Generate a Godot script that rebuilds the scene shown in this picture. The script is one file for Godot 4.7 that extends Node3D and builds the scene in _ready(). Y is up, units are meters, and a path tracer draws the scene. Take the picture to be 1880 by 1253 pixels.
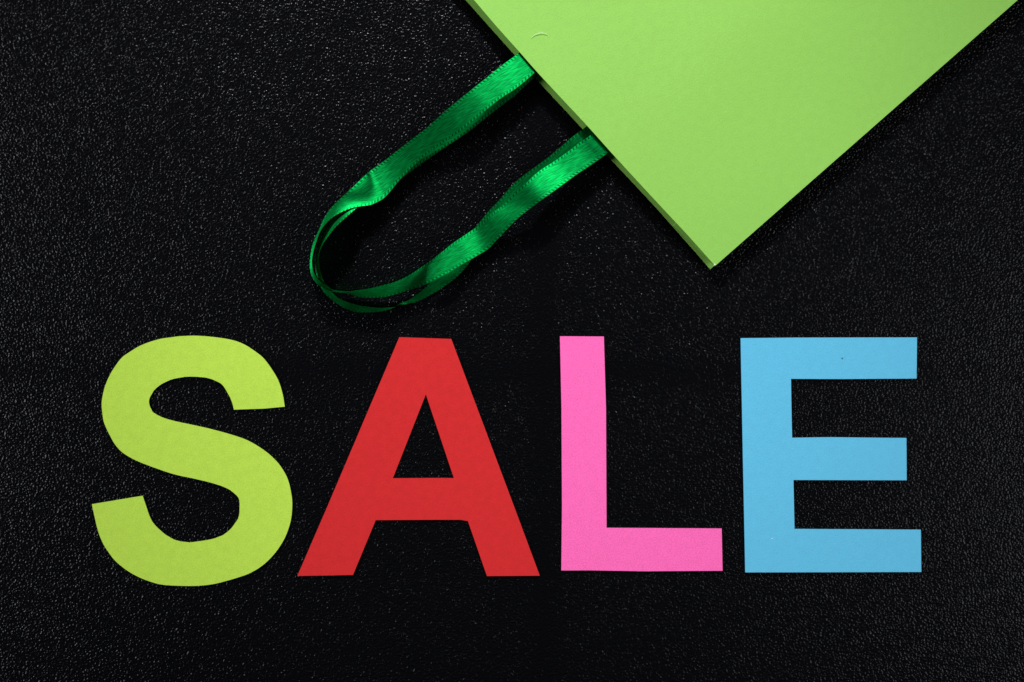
extends Node3D

# ---- the picture's own measures: 1 px of the 1880 x 1253 photograph is 0.2 mm on the table
const MM := 0.001
const K := 0.0002
const CAM_H := 0.55
const MID := Vector2(940.0, 626.5)

var paper_bump: ImageTexture
var curl := FastNoiseLite.new()


# the point of the place, h mm above the table, that the photograph shows at (x, y)
func at(x: float, y: float, h: float) -> Vector3:
	var s := K * (CAM_H - h * MM) / CAM_H
	return Vector3((x - MID.x) * s, h * MM, (y - MID.y) * s)


func _ready() -> void:
	# camera: looking straight down
	var cam := Camera3D.new()
	cam.name = "camera"
	cam.position = Vector3(0, CAM_H, 0)
	cam.rotation_degrees = Vector3(-90, 0, 0)
	cam.fov = rad_to_deg(2.0 * atan(626.5 * K / CAM_H))
	cam.near = 0.02
	cam.far = 20.0
	add_child(cam)
	cam.current = true
	# a dark studio
	var env := Environment.new()
	env.background_mode = Environment.BG_COLOR
	env.background_color = Color(0.2, 0.2, 0.21)
	env.background_energy_multiplier = 0.12
	env.tonemap_mode = Environment.TONE_MAPPER_LINEAR
	env.tonemap_exposure = 1.03
	env.sdfgi_enabled = true
	env.ssao_enabled = true
	env.ssil_enabled = true
	var we := WorldEnvironment.new()
	we.name = "world_environment"
	we.environment = env
	add_child(we)
	# soft boxes: one above the far side of the table, one at the right, one at the left
	softbox("key_softbox", Vector3(-0.2, 0.67, -1.24), Vector3(0, 0, 0.0), Vector2(0.5, 0.3), 1.02)
	softbox("right_softbox", Vector3(0.66, 0.40, 0.1), Vector3(0.02, 0, 0.0), Vector2(0.26, 0.4), 0.28)
	softbox("left_softbox", Vector3(-0.95, 0.48, -0.02), Vector3(-0.02, 0, 0.0), Vector2(0.3, 0.4), 0.85)
	var spot := SpotLight3D.new()   # a gridded head beside the key
	spot.name = "gridded_spot"
	spot.light_energy = 1.95
	spot.light_color = Color(1.0, 1.0, 1.0)
	spot.light_size = 0.03
	spot.spot_angle = rad_to_deg(0.159)
	spot.spot_angle_attenuation = 1.0
	spot.spot_attenuation = 2.0
	spot.spot_range = 5.0
	spot.shadow_enabled = true
	add_child(spot)
	spot.look_at_from_position(Vector3(-0.202, 0.67, -1.243), Vector3(-0.004, 0, -0.142), Vector3.UP)

	curl.seed = 11
	curl.noise_type = FastNoiseLite.TYPE_SIMPLEX_SMOOTH
	curl.frequency = 9.0
	curl.fractal_octaves = 2
	paper_bump = paper_relief(3)

	build_table()
	build_letters()
	build_bag()
	build_specks()


func softbox(called: String, from: Vector3, to: Vector3, size: Vector2, energy: float) -> void:
	var l := AreaLight3D.new()
	l.name = called
	l.area_size = size
	l.light_energy = energy
	l.light_color = Color(0.975, 0.985, 1.0)
	l.shadow_enabled = true
	add_child(l)
	l.look_at_from_position(from, to, Vector3(0, 1, 0))
	l.set("area_range", 5.0)


# ---------------------------------------------------------------- helpers
func lin(r: float, g: float, b: float, f := 1.0) -> Color:
	var c := Color(r / 255.0, g / 255.0, b / 255.0).srgb_to_linear()
	return Color(minf(c.r * f, 0.97), minf(c.g * f, 0.97), minf(c.b * f, 0.97)).linear_to_srgb()


func tag(o: Node, label: String, category: String, group := "") -> void:
	o.set_meta("label", label)
	o.set_meta("category", category)
	if group != "":
		o.set_meta("group", group)


func commit(called: String, st: SurfaceTool, m: Material, parent: Node) -> MeshInstance3D:
	var o := MeshInstance3D.new()
	o.name = called
	o.mesh = st.commit()
	o.material_override = null
	o.set_surface_override_material(0, m)
	parent.add_child(o, true)
	return o


# a sheet with thickness: a grid of points with its normals, doubled and closed round its rim
func shell(grid: Array, uvs: Array, thick: float, cord := 1.0) -> SurfaceTool:
	var nu := grid.size()
	var nv: int = grid[0].size()
	var nrm := []
	for i in nu:
		var row := PackedVector3Array()
		for j in nv:
			var a: Vector3 = grid[mini(i + 1, nu - 1)][j] - grid[maxi(i - 1, 0)][j]
			var b: Vector3 = grid[i][mini(j + 1, nv - 1)] - grid[i][maxi(j - 1, 0)]
			row.append(a.cross(b).normalized())
		nrm.append(row)
	var st := SurfaceTool.new()
	st.begin(Mesh.PRIMITIVE_TRIANGLES)
	var side := func(s: float, i: int, j: int) -> void:
		st.set_normal(nrm[i][j] * s)
		st.set_uv(uvs[i][j])
		st.add_vertex(grid[i][j] + nrm[i][j] * (s * thick * 0.5 * (cord if j == 0 or j == nv - 1 else 1.0)))
	for i in nu - 1:
		for j in nv - 1:
			# clockwise seen along the normal's tip
			for k in [[0, 0], [0, 1], [1, 1], [0, 0], [1, 1], [1, 0]]:
				side.call(1.0, i + k[0], j + k[1])
			for k in [[0, 0], [1, 1], [0, 1], [0, 0], [1, 0], [1, 1]]:
				side.call(-1.0, i + k[0], j + k[1])
	var rim := func(i: int, j: int, i2: int, j2: int) -> void:
		var p: Vector3 = grid[i][j]
		var q: Vector3 = grid[i2][j2]
		var n: Vector3 = nrm[i][j]
		var n2: Vector3 = nrm[i2][j2]
		var outward := (q - p).cross(n).normalized()
		var h := thick * 0.5 * (cord if j == j2 else 1.0)
		for c in [p + n * h, p - n * h, q - n2 * h, p + n * h, q - n2 * h, q + n2 * h]:
			st.set_normal(outward)
			st.set_uv(uvs[i][j])
			st.add_vertex(c)
	for i in nu - 1:
		rim.call(i + 1, 0, i, 0)
		rim.call(i, nv - 1, i + 1, nv - 1)
	for j in nv - 1:
		rim.call(0, j, 0, j + 1)
		rim.call(nu - 1, j + 1, nu - 1, j)
	return st


# fibre mottling of dyed card: a little lighter and darker, in flecks
func paper_tone(sd: int, coarse: float, fleck: float) -> ImageTexture:
	var a := FastNoiseLite.new()
	a.seed = sd
	a.noise_type = FastNoiseLite.TYPE_SIMPLEX_SMOOTH
	a.frequency = 0.045
	a.fractal_octaves = 3
	var b := FastNoiseLite.new()
	b.seed = sd + 50
	b.noise_type = FastNoiseLite.TYPE_SIMPLEX
	b.frequency = 0.28
	b.fractal_octaves = 2
	var n := 512
	var im := Image.create(n, n, false, Image.FORMAT_RGB8)
	for y in n:
		for x in n:
			var f := b.get_noise_2d(x, y)
			var v := 0.965 + coarse * a.get_noise_2d(x, y) + fleck * f
			if f < -0.42:
				v -= fleck * 0.8
			v = clampf(v, 0.0, 1.0)
			im.set_pixel(x, y, Color(v, v, v))
	return ImageTexture.create_from_image(im)


func paper_relief(sd: int) -> ImageTexture:
	var b := FastNoiseLite.new()
	b.seed = sd
	b.noise_type = FastNoiseLite.TYPE_SIMPLEX
	b.frequency = 0.16
	b.fractal_octaves = 3
	return ImageTexture.create_from_image(b.get_seamless_image(512, 512))


func card(c: Color, sd: int, coarse: float, fleck: float) -> StandardMaterial3D:
	var m := StandardMaterial3D.new()
	m.albedo_color = c
	m.albedo_texture = paper_tone(sd, coarse, fleck)
	m.roughness = 0.82
	m.metallic_specular = 0.3
	m.heightmap_enabled = true
	m.heightmap_texture = paper_bump
	m.heightmap_scale = 0.0025
	return m


# ---------------------------------------------------------------- the table
func build_table() -> void:
	# embossed grain: small rounded pimples of uneven height
	var grain := FastNoiseLite.new()
	grain.seed = 5
	grain.noise_type = FastNoiseLite.TYPE_CELLULAR
	grain.cellular_return_type = FastNoiseLite.RETURN_DISTANCE
	grain.cellular_jitter = 1.0
	grain.frequency = 0.35
	grain.fractal_type = FastNoiseLite.FRACTAL_NONE
	var uneven := FastNoiseLite.new()
	uneven.seed = 9
	uneven.noise_type = FastNoiseLite.TYPE_SIMPLEX_SMOOTH
	uneven.frequency = 0.2
	uneven.fractal_octaves = 3
	var side := 1024
	var g := grain.get_seamless_image(side, side).get_data()
	var f := uneven.get_seamless_image(side, side).get_data()
	var dome := PackedFloat32Array()
	for k in 256:
		dome.append(0.5 + 0.5 * cos(PI * minf(k / 255.0 / 0.72, 1.0)))
	var bytes := PackedByteArray()
	bytes.resize(side * side)
	for k in side * side:
		bytes[k] = int(f[k] * (0.4 + 0.6 * dome[g[k]]))
	var relief := ImageTexture.create_from_image(Image.create_from_data(side, side, false, Image.FORMAT_L8, bytes))
	var m := StandardMaterial3D.new()
	m.resource_name = "black_embossed_plastic"
	m.albedo_color = Color(0.0021, 0.0022, 0.0029).linear_to_srgb()
	m.roughness = 0.25
	m.metallic_specular = 0.215
	m.heightmap_enabled = true
	m.heightmap_texture = relief
	m.heightmap_scale = 0.046
	var st := SurfaceTool.new()
	st.begin(Mesh.PRIMITIVE_TRIANGLES)
	var hx := 0.6
	var hz := 0.45
	var r := 0.004
	# a slab with rounded rim: rings of corners from the underside up and over
	var rings := [[0.0, -0.03], [0.0, -r]]
	for k in range(1, 5):
		var a := PI / 2.0 * k / 4.0
		rings.append([r - r * cos(a), -r + r * sin(a)])
	var corner := func(ring: Array, k: int) -> Vector3:
		var sx: float = [-1, 1, 1, -1][k % 4]
		var sz: float = [-1, -1, 1, 1][k % 4]
		return Vector3(sx * (hx - ring[0]), ring[1], sz * (hz - ring[0]))
	var put := func(p: Vector3) -> void:
		st.set_uv(Vector2(p.x / 0.23 + 0.5, p.z / 0.23 + 0.5))
		st.add_vertex(p)
	st.set_smooth_group(-1)
	for q in rings.size() - 1:
		for k in 4:
			var a: Vector3 = corner.call(rings[q], k)
			var b: Vector3 = corner.call(rings[q], k + 1)
			var c: Vector3 = corner.call(rings[q + 1], k + 1)
			var d: Vector3 = corner.call(rings[q + 1], k)
			for p in [a, b, c, a, c, d]:
				put.call(p)
	for top in [true, false]:
		var ring: Array = rings[-1] if top else rings[0]
		var p0: Vector3 = corner.call(ring, 0)
		var p1: Vector3 = corner.call(ring, 1)
		var p2: Vector3 = corner.call(ring, 2)
		var p3: Vector3 = corner.call(ring, 3)
		for p in ([p0, p1, p2, p0, p2, p3] if top else [p0, p2, p1, p0, p3, p2]):
			put.call(p)
	st.generate_normals()
	var o := commit("table_surface", st, m, self)
	o.set_meta("kind", "structure")
	o.set_meta("label", "black finely grained table surface under everything")


# ---------------------------------------------------------------- the letters
func card_height(p: Vector2) -> float:
	return 0.00042 + 0.00034 * curl.get_noise_2d(p.x, p.y)


# a letter cut out of card: its outline and holes in photograph pixels
func paper_letter(called: String, outline: Array, hole: Array, m: Material) -> MeshInstance3D:
	var thick := 0.0003
	var flat := func(list: Array) -> PackedVector2Array:
		var out := PackedVector2Array()
		var k := 0
		while k < list.size():
			var p := at(list[k], list[k + 1], 0.5)
			out.append(Vector2(p.x, p.z))
			k += 2
		var n := out.size()
		if n < 30:
			return out
		var full := PackedVector2Array()   # the scissors' path between the points
		for i in n:
			var a := out[(i + n - 1) % n]
			var b := out[i]
			var c := out[(i + 1) % n]
			var d := out[(i + 2) % n]
			full.append(b)
			if absf((b - a).angle_to(c - b)) < 0.6 and absf((c - b).angle_to(d - c)) < 0.6:
				for t in [0.33, 0.67]:
					full.append(b.cubic_interpolate(c, a, d, t))
		return full
	var rim: PackedVector2Array = flat.call(outline)
	var inner: PackedVector2Array = flat.call(hole)
	var box := Rect2(rim[0], Vector2.ZERO)
	for p in rim:
		box = box.expand(p)
	var st := SurfaceTool.new()
	st.begin(Mesh.PRIMITIVE_TRIANGLES)
	var step := 0.006
	var nx := int(ceil(box.size.x / step))
	var nz := int(ceil(box.size.y / step))
	var vert := func(p: Vector2, up: float) -> void:
		var e := 0.0005
		var gx := (card_height(p + Vector2(e, 0)) - card_height(p - Vector2(e, 0))) / (2.0 * e)
		var gz := (card_height(p + Vector2(0, e)) - card_height(p - Vector2(0, e))) / (2.0 * e)
		st.set_normal(Vector3(-gx, 1, -gz).normalized() * up)
		st.set_uv(p / 0.09)
		st.add_vertex(Vector3(p.x, card_height(p) + (thick * 0.5 if up > 0.0 else -thick * 0.5), p.y))
	for i in nx:
		for j in nz:
			var c := box.position + Vector2(i, j) * step
			var cell := PackedVector2Array([c, c + Vector2(step, 0), c + Vector2(step, step), c + Vector2(0, step)])
			for piece in Geometry2D.intersect_polygons(rim, cell):
				var bits := [piece]
				if inner.size() > 2:
					bits = Geometry2D.clip_polygons(piece, inner)
				for bit in bits:
					var tri := Geometry2D.triangulate_polygon(bit)
					var k := 0
					while k + 2 < tri.size():
						var a: Vector2 = bit[tri[k]]
						var b: Vector2 = bit[tri[k + 1]]
						var d: Vector2 = bit[tri[k + 2]]
						if (b - a).cross(d - a) < 0.0:
							var s := b
							b = d
							d = s
						for p in [a, b, d]:
							vert.call(p, 1.0)
						for p in [a, d, b]:
							vert.call(p, -1.0)
						k += 3
	for loop in [rim, inner]:
		var n: int = loop.size()
		if n < 3:
			continue
		var turn := -1.0 if Geometry2D.is_polygon_clockwise(loop) else 1.0
		if loop == inner:
			turn = -turn
		for k in n:
			var p: Vector2 = loop[k]
			var q: Vector2 = loop[(k + 1) % n]
			var pieces := maxi(1, int((q - p).length() / 0.004))
			for s in pieces:
				var a := p.lerp(q, float(s) / pieces)
				var b := p.lerp(q, float(s + 1) / pieces)
				var out := Vector3((q - p).y, 0, -(q - p).x).normalized() * turn
				var a1 := Vector3(a.x, card_height(a) + thick * 0.5, a.y)
				var b1 := Vector3(b.x, card_height(b) + thick * 0.5, b.y)
				var dn := Vector3(0, -thick, 0)
				var quad := [a1, b1, b1 + dn, a1, b1 + dn, a1 + dn]
				if turn > 0.0:
					quad = [b1, a1, a1 + dn, b1, a1 + dn, b1 + dn]
				for v in quad:
					st.set_normal(out)
					st.set_uv(a / 0.09)
					st.add_vertex(v)
	return commit(called, st, m, self)


func build_letters() -> void:
	var s_line := [
		350, 616.8, 329.5, 617.7, 314, 619.7, 293.6, 622.7, 273.3, 628.7, 255.3, 635.9, 238.6, 646.1, 224.2, 656.3, 212.2, 671.2, 201.5, 688.6,
		193.1, 707.7, 188.9, 723.3, 186.3, 738.8, 186.5, 750, 187.7, 759.6, 189.5, 772.7, 194.9, 787.1, 202.7, 802.7, 211, 817, 223, 830.2,
		238.6, 840.4, 252.9, 847.5, 275.7, 856.5, 304.4, 866.7, 327.1, 873.3, 350, 878, 371.5, 882.9, 391.9, 888.2, 409.8, 894.2, 421.8, 900,
		430.2, 906.6, 437.4, 914.4, 439.5, 923.9, 439.5, 938.3, 438, 949.1, 432.6, 961, 421.8, 973, 409.8, 982.6, 397.9, 988, 379.9, 992.2,
		350, 996.5, 336.7, 995.8, 321.2, 992.2, 306.8, 985, 293.6, 974.2, 281.1, 961.6, 273.9, 947.9, 268.5, 932.3, 261.3, 910.8,
		168, 926.3, 172.7, 947.9, 179.3, 975.4, 187.7, 996.9, 197.9, 1013.7, 209.8, 1029.3, 221.8, 1040, 233.8, 1049, 250, 1058.3, 268, 1066.1,
		291.9, 1073.3, 315.8, 1075.7, 349.3, 1076.6, 369.7, 1075.7, 393.6, 1072.7, 423.5, 1064.9, 450, 1056.5, 464.9, 1049.6, 481.7, 1038.8,
		497.2, 1024.5, 510.4, 1008.3, 522.4, 988.6, 530.7, 967, 534.3, 951.5, 535.9, 935.9, 535.9, 918, 533.1, 900, 529.5, 885.2, 523.5, 870.9,
		512.8, 854.1, 500.8, 841, 487.6, 829.6, 469.7, 817.6, 451.7, 808, 433.8, 801.5, 409.8, 794.3, 379.9, 786.5, 350, 779.9, 329.5, 775.7,
		305.6, 769.7, 292.4, 764.4, 279.9, 757.2, 275.7, 749.8, 273, 738.8, 274.5, 730.5, 278.7, 721.5, 291.2, 708.9, 311.6, 698.1, 339.1, 692.2,
		370.3, 692.8, 385.9, 695.8, 397.9, 700.5, 406.9, 705.9, 414.6, 716.1, 421.8, 729.3, 427.8, 744.8, 429.2, 752.6, 485.2, 750.6, 522.4, 747.2,
		520, 730.5, 515.2, 711.3, 509.2, 695.8, 498.4, 677.8, 484.1, 658.6, 469.7, 646.7, 451.7, 634.7, 433.8, 626.9, 409.8, 621.5, 379.9, 618,
		362, 616.8]
	var s := paper_letter("letter_s", s_line, [], card(lin(181, 216, 75, 1.02), 21, 0.025, 0.035))
	tag(s, "lime yellow card letter S lying flat left of the red letter", "letter", "cut card letters spelling a word")

	var a_line := [733, 619.4, 828.4, 622.7, 943.6, 930, 991, 1057.7, 894, 1058.3, 859, 957.4, 845, 955, 799.7, 955, 689.6, 955.7, 647.9, 1056.3, 545.6, 1058.1, 601, 930]
	var a_hole := [781.7, 724.5, 833.2, 878.5, 799.7, 878.1, 721, 878.8]
	var a := paper_letter("letter_a", a_line, a_hole, card(lin(210, 39, 41, 0.95), 22, 0.03, 0.035))
	tag(a, "red card letter A with a triangular hole, between lime and pink letters", "letter", "cut card letters spelling a word")

	var l_line := [1028.1, 617.7, 1108.7, 618.2, 1112.7, 750, 1113.7, 969.7, 1250, 970.5, 1325.1, 970.9, 1326.8, 1048.6, 1182, 1049.5, 1080, 1047.8, 1030.6, 1048.1, 1031.9, 930, 1030.9, 750]
	var l := paper_letter("letter_l", l_line, [], card(lin(255, 102, 176, 1.05), 23, 0.02, 0.06))
	tag(l, "bright pink card letter L lying between the red and blue letters", "letter", "cut card letters spelling a word")

	var e_line := [1360.2, 621.2, 1461.3, 620.2, 1684.2, 619.8, 1683.2, 695.4, 1542.1, 696.4, 1452.6, 696, 1453.6, 761.7, 1454.6, 804.2, 1521.9, 803.2, 1664.4, 804.6,
		1664.9, 882.3, 1456.9, 881.8, 1458.7, 971.6, 1691.1, 973.2, 1692, 1050.8, 1368.5, 1051.5, 1364.3, 849.4, 1363.1, 780]
	var e := paper_letter("letter_e", e_line, [], card(lin(95, 187, 222, 0.98), 24, 0.015, 0.025))
	tag(e, "sky blue card letter E lying right of the pink letter", "letter", "cut card letters spelling a word")


# ---------------------------------------------------------------- the bag
func curve_at(pts: PackedVector3Array, t: float) -> Vector3:
	var n := pts.size()
	var i := clampi(int(t), 0, n - 2)
	return pts[i].cubic_interpolate(pts[i + 1], pts[maxi(i - 1, 0)], pts[mini(i + 2, n - 1)], t - i)


func build_bag() -> void:
	var bag := Node3D.new()
	bag.name = "gift_bag"
	add_child(bag)
	bag.position = at(1310, 491, 0.0)
	tag(bag, "light green paper gift bag lying flat with two green ribbon handles", "gift bag")
	var o := bag.position
	var depth := Vector3(0.7512, 0, -0.6601)   # from the mouth to the bottom of the bag
	var long := 0.215
	var paper := card(lin(155, 217, 92, 0.81), 31, 0.015, 0.025)
	paper.resource_name = "green_paper"
	paper.roughness = 0.6
	paper.metallic_specular = 0.45

	# mouth edges from the near corner upwards, as the photograph shows them and on past its frame
	var front := PackedVector3Array([at(1313, 488.5, 4.6), at(1264.7, 434.3, 5.2), at(1214.9, 381, 5.7), at(1157.5, 319, 6.3), at(1117.7, 275.3, 6.6), at(1079.4, 232.6, 6.7),
		at(1031, 181, 6.8), at(984.4, 130.5, 6.7), at(953.7, 95.6, 6.6), at(911, 48, 6.5), at(870, 0, 6.3), at(814, -64, 5.7), at(761, -124, 4.6)])
	var back := PackedVector3Array([at(1304, 494.8, 1.2), at(1265, 450.5, 1.5), at(1232, 413, 1.7), at(1202.5, 379.8, 1.8), at(1144, 317, 1.8), at(1113, 284.5, 1.8),
		at(1068.6, 236.2, 1.8), at(1028, 192.5, 1.8), at(986, 147.2, 1.8), at(944, 100.3, 1.8), at(854.4, 0, 1.8), at(800, -60, 1.7), at(752, -114, 1.2)])
	var panel := func(called: String, edge: PackedVector3Array, sag: float) -> void:
		var grid := []
		var uvs := []
		for i in 49:
			var p := curve_at(edge, (edge.size() - 1) * i / 48.0)
			var row := PackedVector3Array()
			var uv := PackedVector2Array()
			for j in 33:
				var v := j / 32.0
				var q := p + depth * (v * long)
				q.y -= sag * sin(PI * v) * sin(PI * i / 48.0)
				q.y += 0.0008 * curl.get_noise_2d(q.x * 0.9 + 3.0, q.z * 0.9) * minf(1.0, 4.0 * v)
				row.append(q - o)
				uv.append(Vector2(q.x, q.z) / 0.09)
			grid.append(row)
			uvs.append(uv)
		commit(called, shell(grid, uvs, 0.00034), paper, bag)
	panel.call("front_panel", front, 0.0012)
	panel.call("back_panel", back, -0.0)

	# side gussets folded inwards between the panels
	for end in 2:
		var f: Vector3 = front[0] if end == 0 else front[front.size() - 1]
		var b: Vector3 = back[0] if end == 0 else back[back.size() - 1]
		var crease: Vector3 = at(1236, 414.5, 2.4) if end == 0 else at(825, -34, 2.4)
		f.y -= 0.0005
		b.y += 0.0005
		var grid := []
		var uvs := []
		var profile := [f, f.lerp(crease, 0.35) + Vector3(0, -0.0003, 0), f.lerp(crease, 0.75) + Vector3(0, -0.0002, 0), crease + Vector3(0, 0.00025, 0) - (crease - f).normalized() * 0.0003, crease, crease - Vector3(0, 0.00025, 0) - (crease - b).normalized() * 0.0003, b.lerp(crease, 0.6) + Vector3(0, 0.0002, 0), b.lerp(crease, 0.25) + Vector3(0, 0.0001, 0), b]
		for k in profile.size():
			var row := PackedVector3Array()
			var uv := PackedVector2Array()
			for j in 13:
				row.append(profile[k] + depth * (long * j / 12.0 - 0.0001) - o)
				uv.append(Vector2(k * 0.1, j * 0.2))
			grid.append(row)
			uvs.append(uv)
		if end == 1:
			grid.reverse()
			uvs.reverse()
		commit("side_gusset", shell(grid, uvs, 0.0003), paper, bag)

	# the closed bottom at the far end
	var low := []
	var low_uv := []
	for i in 25:
		var p := curve_at(back, (back.size() - 1) * i / 24.0) + depth * (long + 0.0004)
		var q := curve_at(front, (front.size() - 1) * i / 24.0) + depth * (long + 0.0004)
		low.append(PackedVector3Array([p - o, p.lerp(q, 0.5) + depth * 0.001 - o, q - o]))
		low_uv.append(PackedVector2Array([Vector2(i * 0.1, 0), Vector2(i * 0.1, 0.1), Vector2(i * 0.1, 0.2)]))
	commit("bottom_panel", shell(low, low_uv, 0.0003), paper, bag)

	# a frayed paper tip at the near corner
	speck("frayed_corner", at(1312.5, 486.3, 4.75) - o, Vector3(2.6, 0.9, 1.6), 41.0, card(lin(205, 222, 190), 35, 0.05, 0.05), "", bag)

	# ribbon handles: both edges of each ribbon with their heights in mm
	var satin := ribbon_satin()
	var upper := [
		999, 56, 5.0, 1029, 92, 5.0,  954, 96, 5.7, 984, 131.5, 5.7,  925, 117.5, 6.4, 952, 159, 6.3,  886, 148.6, 7.3, 915, 184, 7.0,  858, 171, 7.8, 887, 207, 7.4,
		818, 203.5, 7.4, 846, 241, 7.0,  782, 236, 5.9, 809, 265.5, 5.5,  746, 263.5, 4.8, 772, 293, 4.4,  710, 292, 4.5, 735, 329.5, 4.0,  685, 310, 4.8, 710, 359, 4.3,  675, 318, 4.9, 695, 370, 4.9,
		656, 336, 3.0, 678, 377, 5.8,  638, 353.5, 1.4, 655, 380.5, 6.2,  622, 368, 1.2, 637, 386, 6.6,  609, 382, 1.0, 617, 396, 7.2,  596, 400.5, 0.9, 602, 408, 7.8,
		585.5, 424, 0.9, 589, 425, 8.6,  576, 445, 0.9, 581, 446, 9.7,  571.5, 464, 0.9, 575.5, 465, 9.7,  569.6, 481, 1.0, 573.5, 481, 9.8,  570, 495, 1.6, 575, 495, 10.2,  574.4, 510, 2.2, 581, 508, 9.2,
		583, 521.5, 3.2, 590, 517, 8.4,  592, 527, 3.6, 600, 523, 8.0,  603, 533, 3.2, 611, 530.5, 7.6,  617, 535.8, 2.4, 627.5, 533.2, 7.4,  631, 537.5, 1.6, 640, 534, 7.2,  642, 540, 1.2, 651.5, 532.7, 7.2,
		654, 544, 1.0, 666, 530.8, 7.2,  672, 546.3, 1.0, 685, 527.4, 7.2,  690, 546.2, 1.1, 704, 522.6, 7.3,  708, 544.5, 1.3, 723, 517.5, 7.4,  730, 539, 1.6, 742, 509.4, 7.5,  752, 532, 2.2, 760, 499, 8.0,
		778, 523, 4.0, 778, 486.7, 7.8,  800, 513, 5.6, 796, 474.7, 7.6,  825, 500, 5.6, 814, 460.3, 6.8,  846, 487, 4.6, 832, 446, 5.6,  872, 472, 3.3, 853, 432, 4.2,  896, 457.5, 2.9, 872, 419, 3.5,
		913, 440, 3.6, 890, 404, 4.0,  932, 420, 4.9, 906, 389, 5.2,  955, 397, 6.5, 924, 376.5, 6.8,  975, 382, 7.8, 944, 355, 7.9,  996, 366, 8.3, 965, 337, 8.4,  1022, 347.5, 7.4, 989, 315, 7.5,
		1050.6, 326.4, 6.0, 1018, 296, 6.1,  1079, 307, 5.3, 1048, 274.5, 5.4,  1098.5, 293.8, 5.1, 1066, 260, 5.2,  1116, 280.4, 5.2, 1083, 248.8, 5.3,  1161, 240, 4.9, 1128, 209, 5.0]
	commit("ribbon_handle", ribbon(upper, o), satin, bag)
	var under := [
		1005, 66, 2.6, 1035, 104, 2.6,  949, 109, 2.7, 978.8, 145, 2.7,  914, 139, 2.3, 944.5, 176, 2.3,  883, 163, 1.9, 913, 200, 1.9,  848, 192, 1.5, 877, 229, 1.5,  824, 210, 1.2, 853.5, 247, 1.2,
		788, 234, 0.9, 817.6, 270.7, 0.9,  756, 257, 0.7, 784, 293.4, 0.7,  718, 286, 0.7, 745, 322, 0.7,  682, 317, 0.7, 704, 350, 1.0,  656, 343, 0.7, 678, 368, 2.6,  637, 362, 0.7, 655.8, 382.3, 6.0,
		619, 382, 0.6, 637, 398.5, 8.4,  603, 403, 0.6, 617.5, 417, 9.4,  593, 425, 0.6, 605, 432.5, 9.8,  586, 442, 0.6, 595.4, 446, 9.0,  581, 458, 0.6, 588.7, 460, 9.2,  578.5, 473, 0.6, 585.4, 474, 9.2,
		579, 488, 0.6, 586.8, 487, 8.8,  582, 505, 0.6, 590.7, 502.4, 7.6,  586, 518, 0.6, 595.4, 516.7, 6.0,  591, 530, 0.6, 601, 528, 4.6,  599, 541, 0.6, 608.3, 534.6, 4.6,  612, 552, 0.6, 618, 544, 4.8,
		627, 562.4, 0.6, 631, 551, 5.0,  642, 569, 0.6, 646.6, 556.6, 5.2,  658, 572.8, 0.6, 666, 561.4, 5.2,  690, 572.5, 0.6, 694.5, 564.3, 5.0,  710, 568.8, 0.6, 713.7, 563.8, 4.2,  724, 563.8, 0.6, 726, 562.5, 3.0,
		744, 553, 1.6, 748, 558, 0.9,  757, 545, 2.4, 766, 553, 0.6,  772, 534.6, 2.6, 784, 544.7, 0.5,  785, 523, 2.7, 802, 534.6, 0.5,  799, 508, 2.6, 820, 522.6, 0.5,  813, 493, 2.3, 837.6, 509.4, 0.5,
		828, 474, 1.8, 855, 491, 0.7,  846, 456, 1.2, 870, 472, 1.6,  866, 426, 0.8, 898, 448, 0.8,  880, 409, 0.7, 911, 430, 0.6,  898, 387, 0.6, 928, 410, 0.5,  917, 367.5, 0.7, 948, 388, 0.6,
		945, 336, 1.0, 976, 362, 0.8,  974, 313, 1.4, 1005, 341, 1.2,  1003, 292, 1.8, 1034, 322, 1.6,  1031, 269, 2.2, 1063, 300, 2.0,  1050.6, 251.7, 2.5, 1082, 284, 2.4,  1077.5, 231.6, 2.7, 1107, 266, 2.7,  1127, 190, 2.7, 1158, 224, 2.7]
	var second := commit("ribbon_handle", ribbon(under, o), satin, bag)
	second.set_meta("label", "lower ribbon handle showing along the edge of the upper one")


func ribbon(rows: Array, o: Vector3) -> SurfaceTool:
	var left := PackedVector3Array()
	var right := PackedVector3Array()
	var k := 0
	while k < rows.size():
		left.append(at(rows[k], rows[k + 1], rows[k + 2]) - o)
		right.append(at(rows[k + 3], rows[k + 4], rows[k + 5]) - o)
		k += 6
	var per := 7
	var count := (left.size() - 1) * per + 1
	var across := 8
	var mid_was := Vector3.ZERO
	var run := 0.0
	var grid := []
	var uvs := []
	for i in count:
		var t := float(i) / per
		var a := curve_at(left, minf(t, left.size() - 1.001))
		var b := curve_at(right, minf(t, left.size() - 1.001))
		var mid := (a + b) * 0.5
		if i > 0:
			run += mid.distance_to(mid_was)
		mid_was = mid
		var row := PackedVector3Array()
		var uv := PackedVector2Array()
		for j in across + 1:
			var w: float = [0.0, 0.035, 0.08, 0.3, 0.5, 0.7, 0.92, 0.965, 1.0][j]
			row.append(a.lerp(b, w))
			uv.append(Vector2(w, run / 0.06))
		grid.append(row)
		uvs.append(uv)
	# the lit side must be the upper one
	grid.reverse()
	uvs.reverse()
	return shell(grid, uvs, 0.00016, 2.4)


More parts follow.
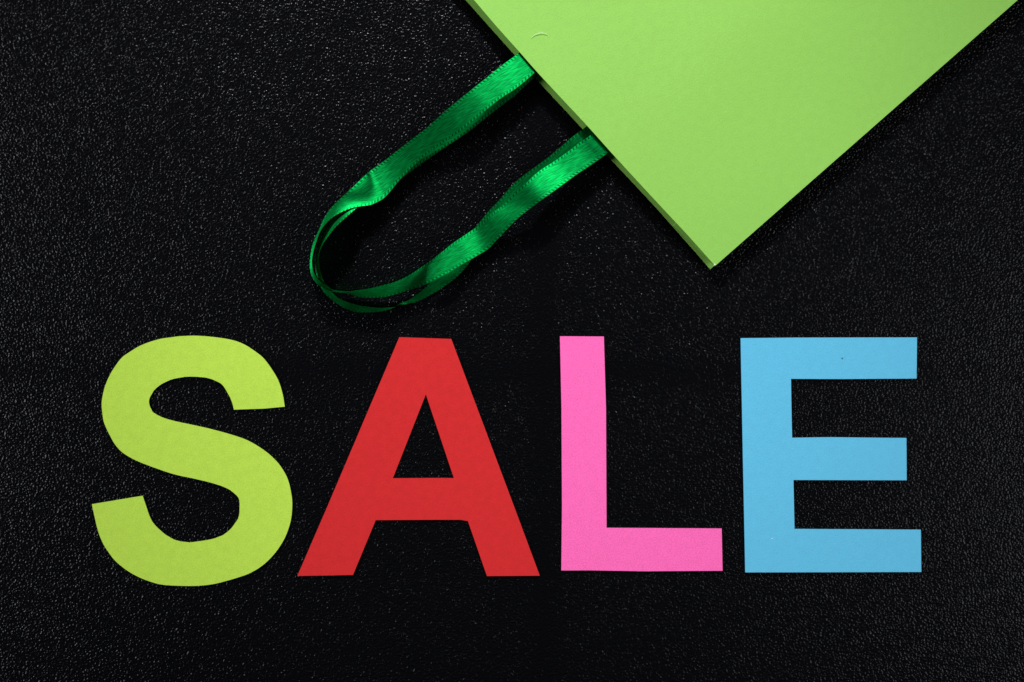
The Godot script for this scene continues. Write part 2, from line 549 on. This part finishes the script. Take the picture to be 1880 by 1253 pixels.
# woven satin: long floats along the ribbon, a corded selvedge at either edge
func ribbon_satin() -> StandardMaterial3D:
	var n := FastNoiseLite.new()
	n.seed = 77
	n.noise_type = FastNoiseLite.TYPE_SIMPLEX
	n.frequency = 0.1
	n.fractal_octaves = 2
	var w := 128
	var h := 1024
	var tone := Image.create(w, h, false, Image.FORMAT_RGB8)
	var relief := Image.create(w, h, false, Image.FORMAT_RGB8)
	for y in h:
		for x in w:
			var edge := minf(x, w - 1 - x) / float(w)
			var f := n.get_noise_2d((x + 0.13 * y) * 2.1, y * 0.1)
			var v := 0.5 + 0.55 * f
			var c := 0.84 + 0.26 * f
			if edge < 0.1:
				var bead := sin(y * TAU / 24.0 + (1.2 if edge > 0.05 else 0.0)) * sin(edge / 0.1 * PI)
				v = 0.45 + 0.5 * bead
				c = 0.82 + 0.4 * bead
			v = clampf(v, 0, 1)
			c = clampf(c, 0, 1)
			tone.set_pixel(x, y, Color(c, c, c))
			relief.set_pixel(x, y, Color(v, v, v))
	var m := StandardMaterial3D.new()
	m.resource_name = "green_satin"
	m.albedo_color = Color(0.001, 0.46, 0.085).linear_to_srgb()
	m.albedo_texture = ImageTexture.create_from_image(tone)
	m.metallic = 0.96
	m.roughness = 0.56
	m.anisotropy_enabled = true
	m.anisotropy = 0.8
	m.heightmap_enabled = true
	m.heightmap_texture = ImageTexture.create_from_image(relief)
	m.heightmap_scale = 0.0025
	return m


# ---------------------------------------------------------------- lint and specks
func build_specks() -> void:
	var white := StandardMaterial3D.new()
	white.albedo_color = Color(0.86, 0.9, 0.8)
	white.roughness = 0.7
	var pale := StandardMaterial3D.new()
	pale.albedo_color = Color(0.62, 0.8, 0.88)
	pale.roughness = 0.8
	var dark := StandardMaterial3D.new()
	dark.albedo_color = Color(0.08, 0.16, 0.22)
	dark.roughness = 0.8
	# a curved fibre on the front of the bag
	var line := PackedVector3Array([at(975.5, 70, 6.83), at(979, 66, 6.88), at(984, 63, 6.93), at(993, 60.5, 6.98), at(1001, 61.4, 6.93), at(1005, 63.5, 6.88), at(1007.5, 68.5, 6.83)])
	var o := line[0]
	var st := SurfaceTool.new()
	st.begin(Mesh.PRIMITIVE_TRIANGLES)
	var n := 37
	var ring := []
	for i in n:
		var t := (line.size() - 1) * i / (n - 1.001)
		var p := curve_at(line, t)
		var d := (curve_at(line, minf(t + 0.05, line.size() - 1.001)) - curve_at(line, maxf(t - 0.05, 0.0))).normalized()
		var s := d.cross(Vector3.UP).normalized()
		var u := s.cross(d)
		var r := 0.00008 * (0.4 + 0.6 * sin(PI * i / (n - 1.0)))
		var c := PackedVector3Array()
		for k in 6:
			c.append(p - o + (s * cos(TAU * k / 6.0) + u * sin(TAU * k / 6.0)) * r)
		ring.append(c)
	for i in n - 1:
		for k in 6:
			var k2 := (k + 1) % 6
			for p in [ring[i][k], ring[i + 1][k], ring[i + 1][k2], ring[i][k], ring[i + 1][k2], ring[i][k2]]:
				st.add_vertex(p)
	st.generate_normals()
	var fibre := commit("lint_fibre", st, white, self)
	fibre.position = o
	tag(fibre, "short curved white lint fibre on the green bag near its mouth", "lint fibre")
	speck("dust_speck", at(1546.5, 658, 0.75), Vector3(1.1, 0.6, 1.1), 20.0, dark, "tiny dark speck on the top bar of the blue letter E")
	speck("dust_speck", at(1418, 989.5, 0.75), Vector3(2.2, 0.5, 0.8), 35.0, pale, "tiny pale speck on the lower left of the blue letter E")


func speck(called: String, where: Vector3, size: Vector3, turn: float, m: Material, label: String, parent: Node = self) -> void:
	var st := SurfaceTool.new()
	st.begin(Mesh.PRIMITIVE_TRIANGLES)
	var rnd := RandomNumberGenerator.new()
	rnd.seed = int(turn * 10.0)
	var ring := []
	for i in 5:
		var a := -PI / 2 + PI * i / 4.0
		var c := PackedVector3Array()
		for k in 8:
			var b := TAU * k / 8.0
			var p := Vector3(cos(a) * cos(b), sin(a), cos(a) * sin(b)) * (1.0 + rnd.randf_range(-0.2, 0.2) * cos(a))
			c.append(p * size * K)
		ring.append(c)
	for i in 4:
		for k in 8:
			var k2 := (k + 1) % 8
			for p in [ring[i][k], ring[i + 1][k2], ring[i + 1][k], ring[i][k], ring[i][k2], ring[i + 1][k2]]:
				st.add_vertex(p)
	st.index()
	st.generate_normals()
	var o := commit(called, st, m, parent)
	o.position = where
	o.rotation_degrees.y = turn
	if label != "":
		tag(o, label, "speck")
